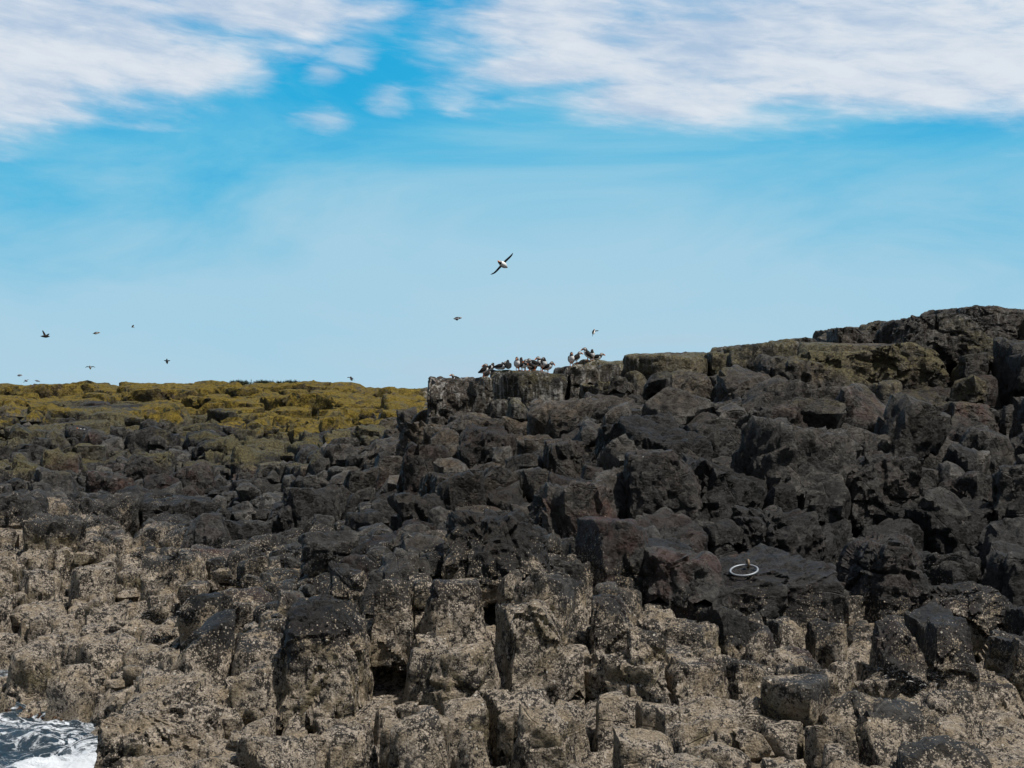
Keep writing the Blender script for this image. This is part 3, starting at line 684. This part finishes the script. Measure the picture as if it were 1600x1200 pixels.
def puffin(label, px, py, yaw, pitch=0.0, head_yaw=0.0, head_pitch=0.0, sit=0.0, scale=1.0, pos=None, group='puffins gathered on the ridge', ylo=28.9, yhi=31.6, lean=0.0, back=False):
    """yaw 0 = facing right in the photo, 90 = facing away, -90 = facing the camera"""
    mb = MB()
    body = [(-.105, .058, .010, .006), (-.075, .075, .026, .016), (-.045, .100, .050, .042), (-.012, .132, .063, .060), (.018, .168, .063, .062), (.035, .200, .049, .050)]
    ca, sa = math.cos(math.radians(pitch)), math.sin(math.radians(pitch))
    def tip(x, z):                        # body leans about the hip
        dx_, dz_ = x + .01, z - .10; return (-.01 + dx_ * ca + dz_ * sa, .10 - dx_ * sa + dz_ * ca)
    P = []
    for x, z, a, b in body:
        x2, z2 = tip(x, z); P.append((x2, 0, z2, a, b, 0))
    nx, nz = tip(.040, .225)
    hy, hp = math.radians(head_yaw), math.radians(head_pitch)
    head = [(0, 0, .034, .036), (.012, .024, .033, .034), (.030, .030, .029, .030), (.050, .028, .018, .023), (.066, .022, .010, .019), (.088, .012, .007, .013), (.104, .002, .003, .004)]
    for x, z, a, b in head:
        xx = x * math.cos(hp) + z * math.sin(hp) * 0 ; zz = z - x * math.sin(hp)
        P.append((nx + xx * math.cos(hy), xx * math.sin(hy), nz + zz, a, b, hy))
    Q = catmull(P, 46); C = Q[:, :3] - np.array([0, 0, sit]); Tn = np.gradient(C, axis=0); Tn = nrm(Tn)
    S = np.stack([-np.sin(Q[:, 5]), np.cos(Q[:, 5]), np.zeros(len(Q))], -1); S = nrm(S - (S * Tn).sum(-1, keepdims=True) * Tn); U = np.cross(Tn, S)
    def fm(t, ph):
        if t < .09: return 0
        if t < .44: return 0 if ph < 88 else 1
        if t < .53: return 0
        if t < .76: return 0 if ph < 38 or ph > 150 else 2
        if t < .83: return 4
        return 3
    mb.loft(C, S, U, np.maximum(Q[:, 3], .002), np.maximum(Q[:, 4], .002), fm, 16)
    for sg in (1, -1):                    # folded wings
        wp = []
        for x, z, y_, a, b in [(.030, .190, .046, .006, .016), (.012, .165, .060, .010, .034), (-.025, .125, .062, .011, .036), (-.065, .088, .044, .008, .022), (-.105, .062, .018, .004, .007)]:
            x2, z2 = tip(x, z + .012); wp.append((x2, sg * y_, z2 - sit, a, b))
        wp = catmull(wp, 12); c_ = wp[:, :3]; tn = nrm(np.gradient(c_, axis=0)); sd = np.tile([0., 1., 0.], (12, 1)); sd = nrm(sd - (sd * tn).sum(-1, keepdims=True) * tn)
        mb.loft(c_, sd, np.cross(tn, sd), wp[:, 3], wp[:, 4], lambda t, ph: 5 if .3 < t < .6 and ph > 60 else 0, 10)
        if sit < .05:                     # legs and webbed feet
            lx, ly = -.004, sg * .024
            c_ = np.array([(lx, ly, .085), (lx + .004, ly, .045), (lx, ly, .008)]); mb.loft(c_, np.tile([0., 1, 0], (3, 1)), np.tile([1., 0, 0], (3, 1)), [.010, .006, .006], [.010, .006, .006], lambda t, ph: 3, 8)
            c_ = np.array([(lx - .008, ly, .008), (lx + .02, ly, .007), (lx + .052, ly + sg * .006, .004)]); mb.loft(c_, np.tile([0., 1, 0], (3, 1)), np.tile([0., 0, 1], (3, 1)), [.005, .014, .024], [.006, .005, .003], lambda t, ph: 3, 8)
    o = mb.obj('puffin', BIRD)
    p = pos if pos is not None else perch(px, py, ylo, yhi)
    o.location = p; o.rotation_euler = (math.radians(lean), 0, math.radians(yaw)); o.scale = (scale,) * 3
    tag(o, label, 'puffin', group); return o

def flyer(label, px, py, Y, fwd, wings, size=1.0, name='puffin', cat='puffin', group='birds on the wing', pal=(0, 1, 2, 3), chord=.07, headk=1.0):
    """fwd direction of flight; wings: for each side a list of points (in units of .1 m from the shoulder, world axes)"""
    mb = MB(); f = Vector(fwd).normalized(); side = Vector((0, 0, 1)).cross(f)
    if side.length < .2: side = Vector((1, 0, 0))
    w0 = Vector(wings[0][-1]); w1 = Vector(wings[1][-1]); side = (w0 - w1); side = (side - side.dot(f) * f).normalized()
    up = f.cross(side).normalized()
    if up.z < 0 and len(wings) < 3: up = -up
    bl, wh, ck, orr = pal
    prof = [(-.145, .006, .004), (-.11, .022, .012), (-.075, .036, .034), (-.02, .05, .052), (.04, .048, .048), (.085, .032, .034), (.11, .031, .032), (.135, .022, .024), (.155, .009, .017), (.185, .003, .004)]
    Q = catmull(prof, 30); n = len(Q)
    C = np.array([list(f * q[0] + up * (.006 * math.sin(q[0] * 9))) for q in Q]); S = np.tile(list(side), (n, 1)); U = np.tile(list(up), (n, 1))
    def fm(t, ph):
        if t < .12: return orr if ph > 100 and t > .03 and pal == (0, 1, 2, 3) else bl
        if t < .58: return bl if ph < 82 else wh
        if t < .66: return bl
        if t < .86: return bl if ph < 40 or ph > 150 else ck
        return orr
    mb.loft(C, S, U, np.maximum(Q[:, 1], .002), np.maximum(Q[:, 2], .002), fm, 14)
    for k, pts in enumerate(wings[:2]):
        pth = [Vector(pts[0]) * 0] + [Vector(p) * .1 for p in pts]
        base = f * .035
        cc = catmull([list(base + q) for q in pth], 12); tn = nrm(np.gradient(cc, axis=0))
        fd = np.tile(list(f), (12, 1)); fd = nrm(fd - (fd * tn).sum(-1, keepdims=True) * tn); nn_ = np.cross(tn, fd)
        t = np.linspace(0, 1, 12); ch = chord * np.interp(t, [0, .25, .6, .85, 1], [.62, .55, .45, .3, .06]); th = np.interp(t, [0, .3, 1], [.011, .006, .002])
        cc = cc - fd * (ch * .5)[:, None] - fd * (t ** 2 * .03)[:, None]
        mb.loft(cc, fd, nn_, ch, th, lambda t, ph: bl, 8)
    o = mb.obj(name, BIRD); o.location = at(px, py, Y); o.scale = (size,) * 3; tag(o, label, cat, group); return o

# ------------------------------------------------------------------ puffins on the ridge
G1 = 'puffins gathered on the ridge'
puffin('puffin leaning back at the left end of the flock, head turned left over its tail', 755.5, 577, 12, 12, 168, 5)
puffin('puffin half hidden between the two leftmost standing birds, bill to the right', 761, 577, 35, 0, -30, 5, ylo=29.6)
puffin('puffin third from the left preening its white breast', 766, 578, -28, 10, -30, 45, scale=.95)
puffin('puffin resting low with its tail pointing left, beside the bird with a dark hood', 778, 578, -8, 38, 120, -5, sit=.055)
puffin('puffin crouching just behind the resting bird, only hood and breast showing', 784, 577.5, -40, 25, 20, 10, sit=.06, ylo=29.7)
puffin('all dark puffin sitting with its back turned, alone left of the main cluster', 794, 576, 95, 10, 0, 0, sit=.055)
puffin('puffin standing full face with bright orange feet at the front of the main cluster', 808.5, 580, -100, 0, 0, 8, scale=1.06, ylo=28.7)
puffin('puffin with black back showing, close behind the full face bird', 813, 579, 70, 5, 10, 0, scale=1.04, ylo=29.3)
puffin('puffin showing a white flank low between the full face bird and its neighbour', 818, 580, -60, 30, 20, 30, scale=.85)
puffin('puffin facing right with a round white breast, third from the left of the main cluster', 821, 577, -18, 8, 0, 5, scale=.95, ylo=29.6)
puffin('puffin facing left with orange feet, just left of the large bending bird', 827, 575, 190, 12, 0, 20, scale=.9)
puffin('puffin bending over to the left with an arched black back', 836, 575.5, 196, 34, 0, 55, scale=1.12)
puffin('puffin facing left with a long white belly at the right of the main cluster', 846, 576, 205, 4, 8, 10, scale=1.1)
puffin('puffin lying low in the gap under the bending bird', 830.5, 577, 20, 40, 0, 0, sit=.065, scale=.9)
puffin('highest puffin of the main cluster, black head above a white breast', 849.6, 570, -75, 0, -150, 0, ylo=30.2, scale=1.05)
puffin('rightmost puffin of the main cluster, black back and white breast to the right', 856, 575, -25, 18, 0, 25, scale=1.0)
puffin('upright puffin facing the camera, left bird of the pair standing on the open ridge', 893, 566.5, -92, 0, 5, 0, scale=1.02)
puffin('puffin turned to the right, right bird of the pair standing on the open ridge', 901, 566, 25, 8, -10, 5, scale=.98)
puffin('puffin facing left with tail down the slope, left of the rightmost trio', 918.5, 564, 165, 0, 10, 5, scale=1.05)
puffin('puffin with black head over a white breast, middle of the rightmost trio', 924.6, 563, -80, 5, 160, 0, sit=.04, ylo=29.6)
puffin('puffin sitting low with a pale cheek, rightmost of all on the ridge', 931, 562, -12, 40, 0, 0, sit=.075, ylo=29.6)
puffin('lone puffin peeking over the bluff left of the whole flock', 714, 586, -150, 30, 0, -10, sit=.15, scale=.9, ylo=29.2)

# ------------------------------------------------------------------ birds in the air
flyer('large puffin banking overhead with long black wings outstretched and a white belly', 786, 413.5, 24, (-.48, -.84, .24),
      [[(.55, .1, .62), (1.35, .2, 1.45), (1.72, .3, 2.05)], [(-.45, -.1, -.5), (-1.3, -.2, -1.35), (-2.0, -.2, -1.68)]], size=1.0, chord=.058)
flyer('dark puffin flying right with wings beating down, below the large banking puffin', 714, 497.5, 44, (.96, -.2, .06),
      [[(.1, .5, -.1), (.0, .9, -.8)], [(-.1, -.5, -.3), (-.3, -.6, -.9)]], size=.88)
flyer('small black bird with one wing hanging straight down, above the right end of the flock', 927.5, 519, 36, (.25, .7, .6),
      [[(.7, 0, .35), (1.6, 0, .5)], [(-.3, .0, -.5), (-.35, 0, -1.7)]], size=.75)
flyer('dark bird with wings raised in a V, leftmost of the larger distant birds', 71.5, 525.5, 44, (-.8, -.5, -.05),
      [[(-.4, -.2, .9), (-1.0, -.3, 1.9)], [(.5, .3, .5), (1.2, .5, 1.2)]], size=.9, pal=(5, 6, 6, 4), name='seabird', cat='seabird')
flyer('dark bird gliding right with drooped wing, just right of the bird with V shaped wings', 150, 520.5, 52, (.95, .1, .12),
      [[(-.2, .6, .1), (-.8, 1.1, -.4)], [(-.3, -.5, 0), (-1.0, -.8, -.5)]], size=.85)
flyer('tiny dark bird seen edge on, highest of the distant birds', 207.5, 510, 75, (.1, .9, .5), [[(.4, 0, -.4), (.9, 0, -.9)], [(-.4, 0, -.4), (-.9, 0, -.9)]], size=1.0)
flyer('small bird head on with evenly arched wings', 141, 574.5, 66, (.1, -.8, .5), [[(.8, 0, .35), (1.8, .1, .4), (2.6, .2, -.2)], [(-.8, 0, .35), (-1.8, .1, .4), (-2.6, .2, -.2)]], size=.95)
flyer('small brownish bird with spread wings over the middle of the golden headland', 261, 565, 60, (.1, -.7, .6), [[(.6, 0, .3), (1.3, 0, .4)], [(-.6, 0, .3), (-1.3, 0, .4)]], size=1.0, pal=(5, 6, 5, 4), name='seabird', cat='seabird')
flyer('white and grey gull at the far left low over the headland', 30.5, 586.5, 95, (.9, -.3, .05), [[(-.2, .8, .4), (-1.4, 1.6, .6)], [(.4, -.8, .2), (1.4, -1.5, -.1)]], size=1.4, pal=(6, 1, 1, 1), name='gull', cat='gull')
flyer('faint grey bird skimming the headland, left of a matching one', 41, 595, 130, (-.7, .6, .2), [[(.8, 0, .5), (1.6, 0, .9)], [(-.8, 0, -.4), (-1.5, 0, -.9)]], size=1.7, pal=(6, 6, 6, 4), name='seabird', cat='seabird')
flyer('faint grey bird skimming the headland, right of a matching one', 58, 595, 130, (.7, .6, -.2), [[(.8, 0, -.5), (1.6, 0, -.7)], [(-.8, 0, .3), (-1.5, 0, .7)]], size=1.6, pal=(6, 6, 6, 4), name='seabird', cat='seabird')
flyer('black bird with a bent wing just above the right end of the golden headland', 549, 592, 50, (-.3, .8, .5), [[(.7, 0, .1), (1.2, 0, -1.0)], [(-.7, 0, .5), (-1.5, 0, .5)]], size=.95)
flyer('puffin flying left across the dark rocks, white belly and orange feet showing', 128, 670, 40, (-.55, -.83, .05),
      [[(.5, -.3, .25), (1.4, -.9, .3), (1.9, -1.2, -.4)], [(-.5, .3, .2), (-1.2, .7, .35), (-1.7, 1.0, .0)]], size=1.0)

# ------------------------------------------------------------------ mooring ring
STEEL = simple('galvanised_steel', (.30, .325, .35, 1), .5, .3, .002, 60); RUST = simple('weathered_iron', (.20, .15, .10, 1), .6, .5, .003, 90)
def torus(mb, c, ax1, ax2, R, r, mat=0, n=48, seg=10):
    c = np.array(c, float); ax1 = np.array(ax1, float); ax2 = np.array(ax2, float); nn_ = np.cross(ax1, ax2); b = len(mb.v)
    for i in range(n):
        a = 2 * math.pi * i / n; rd = ax1 * math.cos(a) + ax2 * math.sin(a)
        for j in range(seg):
            q = 2 * math.pi * j / seg; mb.v.append(tuple(c + rd * (R + r * math.cos(q)) + nn_ * r * math.sin(q)))
    for i in range(n):
        for j in range(seg):
            i2, j2 = (i + 1) % n, (j + 1) % seg
            mb.f.append((b + i * seg + j, b + i2 * seg + j, b + i2 * seg + j2, b + i * seg + j2)); mb.m.append(mat)
slab = HERO[0]
def hit_ray(px, py, obs=None):
    d = ray(px, py); best = None
    for o in (obs or LAND):
        h_, p, nn_, _ = o.ray_cast(cam.location - o.location, Vector(d).normalized())
        if h_ and (best is None or p.y < best[0].y - o.location.y * 0): 
            p = p + o.location
            if best is None or p.y < best[0].y: best = (p, nn_)
    return best
hr = hit_ray(1163, 896) or (at(1163, 896, slab['Y'] + .5), Vector((0, -.3, 1)))
ctr = hr[0]; print('ring at', ctr, hr[1])
root = bpy.data.objects.new('mooring_ring', None); COL.objects.link(root); root.location = ctr
tag(root, 'galvanised steel mooring ring hanging from an eye bolt on the flat dark slab', 'mooring ring')
R_ = 22.5 / F * ctr.y
nrmv = Vector((-.13, -.31, 1)).normalized(); a1 = Vector((1, 0, 0)); a1 = (a1 - a1.dot(nrmv) * nrmv).normalized(); a2 = nrmv.cross(a1)
mb = MB(); torus(mb, nrmv * .035 + a1 * 0, a1, a2, R_ * .94, R_ * .072); o = mb.obj('ring', [STEEL]); o.parent = root
e0 = a2 * R_ * .93 + a1 * R_ * .42 - a2 * R_ * .06 + nrmv * .035
mb = MB(); torus(mb, tuple(e0 + Vector((0, 0, .012))), (0, -.25, .97), (0, .97, .25), .036, .014, n=20, seg=8)
mb.strip([tuple(e0 + Vector((0, 0, -.02))), tuple(e0 + Vector((0, 0, -.10)))], np.array([1., 0, 0]), np.array([0, 1., 0]), [.014, .014], [.014, .014], 0)
o = mb.obj('eye_bolt', [RUST]); o.parent = root

# ------------------------------------------------------------------ weed and grass
def blade_bundle(name, spots, mat, ln, wd, per, droop=.5, up=(0, 0, 1)):
    V = []; Q = []; g = np.random.default_rng(5)
    for (c, rad) in spots:
        for k in range(per):
            b = np.array(c) + g.normal(size=3) * np.array([rad, rad * .6, rad * .35])
            d = nrm(np.array([g.normal(0, .6), g.normal(-.2, .5), abs(g.normal(.7, .4)) * up[2]])); L = ln * g.uniform(.5, 1.2); W_ = wd * g.uniform(.6, 1.2)
            s = nrm(np.cross(d, [g.normal(), g.normal(), .3]))
            i = len(V)
            for t in (0, .35, .7, 1):
                c_ = b + d * L * t + np.array([0, -.15 * L, -droop * L]) * t * t; ww = W_ * (1 - t * .75)
                V.append(tuple(c_ - s * ww)); V.append(tuple(c_ + s * ww))
            for q in range(3): Q.append((i + 2 * q, i + 2 * q + 1, i + 2 * q + 3, i + 2 * q + 2))
    me = bpy.data.meshes.new(name); me.from_pydata(V, [], Q); me.materials.append(mat); o = bpy.data.objects.new(name, me); COL.objects.link(o); return o
WEED = simple('black_wrack', (.010, .010, .009, 1), .45); KELP = simple('brown_kelp', (.06, .028, .010, 1), .3); GRASS = simple('cliff_grass', (.035, .05, .015, 1), .8)
spots = []
for px, py in [(130, 822), (150, 818), (235, 962), (248, 968), (285, 962), (300, 968), (215, 868), (262, 905), (275, 870), (372, 912), (385, 918), (410, 860), (455, 862), (505, 872), (512, 878), (265, 1000), (248, 1002),
               (1400, 1055), (1415, 1062), (1432, 1070), (1425, 1080), (1450, 1062), (1385, 1048), (1470, 1060), (15, 858), (440, 880), (340, 846)]:
    h_ = hit_ray(px, py)
    if h_: spots.append((tuple(h_[0] + Vector((0, -.01, .01))), .018 * h_[0].y / 5))
tag(blade_bundle('black_wrack', spots, WEED, .07, .008, 130), kind='stuff')
spots = [(tuple(hit_ray(px, py)[0]), .07) for px, py in [(5, 1114), (24, 1114), (60, 1122), (95, 1130), (118, 1146), (130, 1160), (134, 1180)] if hit_ray(px, py)]
tag(blade_bundle('brown_kelp', spots, KELP, .10, .022, 34, droop=1.2), kind='stuff')
for lab, px, wpx in [('small round tuft of grass, leftmost on the headland skyline', 363, 5), ('low brown tuft of grass between the round tuft and the longest green one', 405, 9),
                     ('long low strip of green grass, right of the other tufts on the skyline', 437, 20)]:
    c = perch(px, 597, 62, 72); nb_ = max(1, wpx // 4)
    sp2 = [((c.x + random.gauss(0, .055) * wpx, c.y + random.random() * .5, c.z + .0), random.uniform(.03, .12)) for k in range(nb_ * 2 + 1)]
    o = blade_bundle('grass_tuft', sp2, GRASS, .24, .014, 110, droop=.35); tag(o, lab, 'grass tuft', 'grass tufts on the headland skyline')

# ------------------------------------------------------------------ sea
def sea_material():
    m = bpy.data.materials.new('sea_water'); m.use_nodes = True; T = NT(m.node_tree)
    P = T.new('ShaderNodeNewGeometry').outputs['Position']
    at_ = T.new('ShaderNodeAttribute', attribute_name='foam').outputs['Fac']
    sw = T.vm('MULTIPLY', P, (1, 1.6, 1)); n = T.noise(sw, 3.2, 8, .66, dist=1.2); n2 = T.noise(sw, 11, 6, .7, dist=.8)
    v = T.m('ABSOLUTE', T.m('SUBTRACT', n, .5)); web = T.ss(v, .075, .0)
    fo = T.ss(T.m('ADD', at_, T.m('ADD', T.m('MULTIPLY', web, .42), T.m('MULTIPLY', T.m('SUBTRACT', n2, .5), .9))), .45, .85)
    c = T.mix(fo, T.mix(n, (.012, .024, .036, 1), (.03, .055, .075, 1)), (.72, .77, .82, 1))
    h = T.m('ADD', T.m('MULTIPLY', n, .16), T.m('ADD', T.m('MULTIPLY', n2, .05), T.m('MULTIPLY', fo, .03)))
    b = T.new('ShaderNodeBump'); b.inputs['Distance'].default_value = 1.0; b.inputs['Strength'].default_value = .8; T.put(b.inputs['Height'], h)
    bs = T.new('ShaderNodeBsdfPrincipled'); T.put(bs.inputs['Base Color'], c); T.put(bs.inputs['Roughness'], T.m('ADD', .08, T.m('MULTIPLY', fo, .7)))
    T.l.new(b.outputs[0], bs.inputs['Normal']); o = T.new('ShaderNodeOutputMaterial'); T.l.new(bs.outputs[0], o.inputs[0]); return m
def axis(c, half, step, far):
    a = list(np.arange(c - half, c + half, step)); s = step; lo = a[0]; hi = a[-1]; L = []; Rr = []
    while hi < far: s *= 1.35; hi += s; lo -= s; Rr.append(hi); L.append(lo)
    return np.array(L[::-1] + a + Rr)
xs = axis(-4.2, 2.6, .035, 9000); ys = axis(11.8, 2.6, .035, 9000)
Xg, Yg = np.meshgrid(xs, ys); Pg = np.stack([Xg, Yg, Xg * 0], -1)
nearm = np.exp(-(((Xg + 4.2) / 5) ** 2 + ((Yg - 12) / 5) ** 2))
Zg = nearm * (.09 * fbm(Pg * 1.3, 4, 90) + .03 * fbm(Pg * 6, 3, 95))
c1 = at(98, 1178, 11.3); c1 = np.array([c1.x, c1.y]); fo = np.exp(-(((Xg - c1[0]) /   .42) ** 2 + ((Yg - c1[1]) / .7) ** 2))
Zg += fo * (.07 + .09 * fbm(Pg * 5, 4, 97)); Zg += 0.02
foam = .26 + fo * .85 + .3 * nearm * fbm(Pg * 1.1, 3, 99) + .25 * np.exp(-((H(Xg, Yg) + .0) / .22) ** 2) * nearm
me = bpy.data.meshes.new('sea'); V = np.stack([Xg, Yg, Zg], -1).reshape(-1, 3); nx_, ny_ = len(xs), len(ys)
ii, jj = np.meshgrid(np.arange(nx_ - 1), np.arange(ny_ - 1)); b0 = (jj * nx_ + ii).ravel(); Q = np.stack([b0, b0 + 1, b0 + nx_ + 1, b0 + nx_], -1).astype(np.int32)
me.vertices.add(len(V)); me.vertices.foreach_set('co', V.astype(np.float32).ravel()); me.loops.add(Q.size); me.loops.foreach_set('vertex_index', Q.ravel())
me.polygons.add(len(Q)); me.polygons.foreach_set('loop_start', np.arange(0, Q.size, 4, dtype=np.int32)); me.polygons.foreach_set('use_smooth', np.ones(len(Q), bool)); me.update(calc_edges=True)
a = me.attributes.new('foam', 'FLOAT', 'POINT'); a.data.foreach_set('value', foam.astype(np.float32).ravel())
me.materials.append(sea_material()); o = bpy.data.objects.new('sea', me); COL.objects.link(o); tag(o, kind='structure')
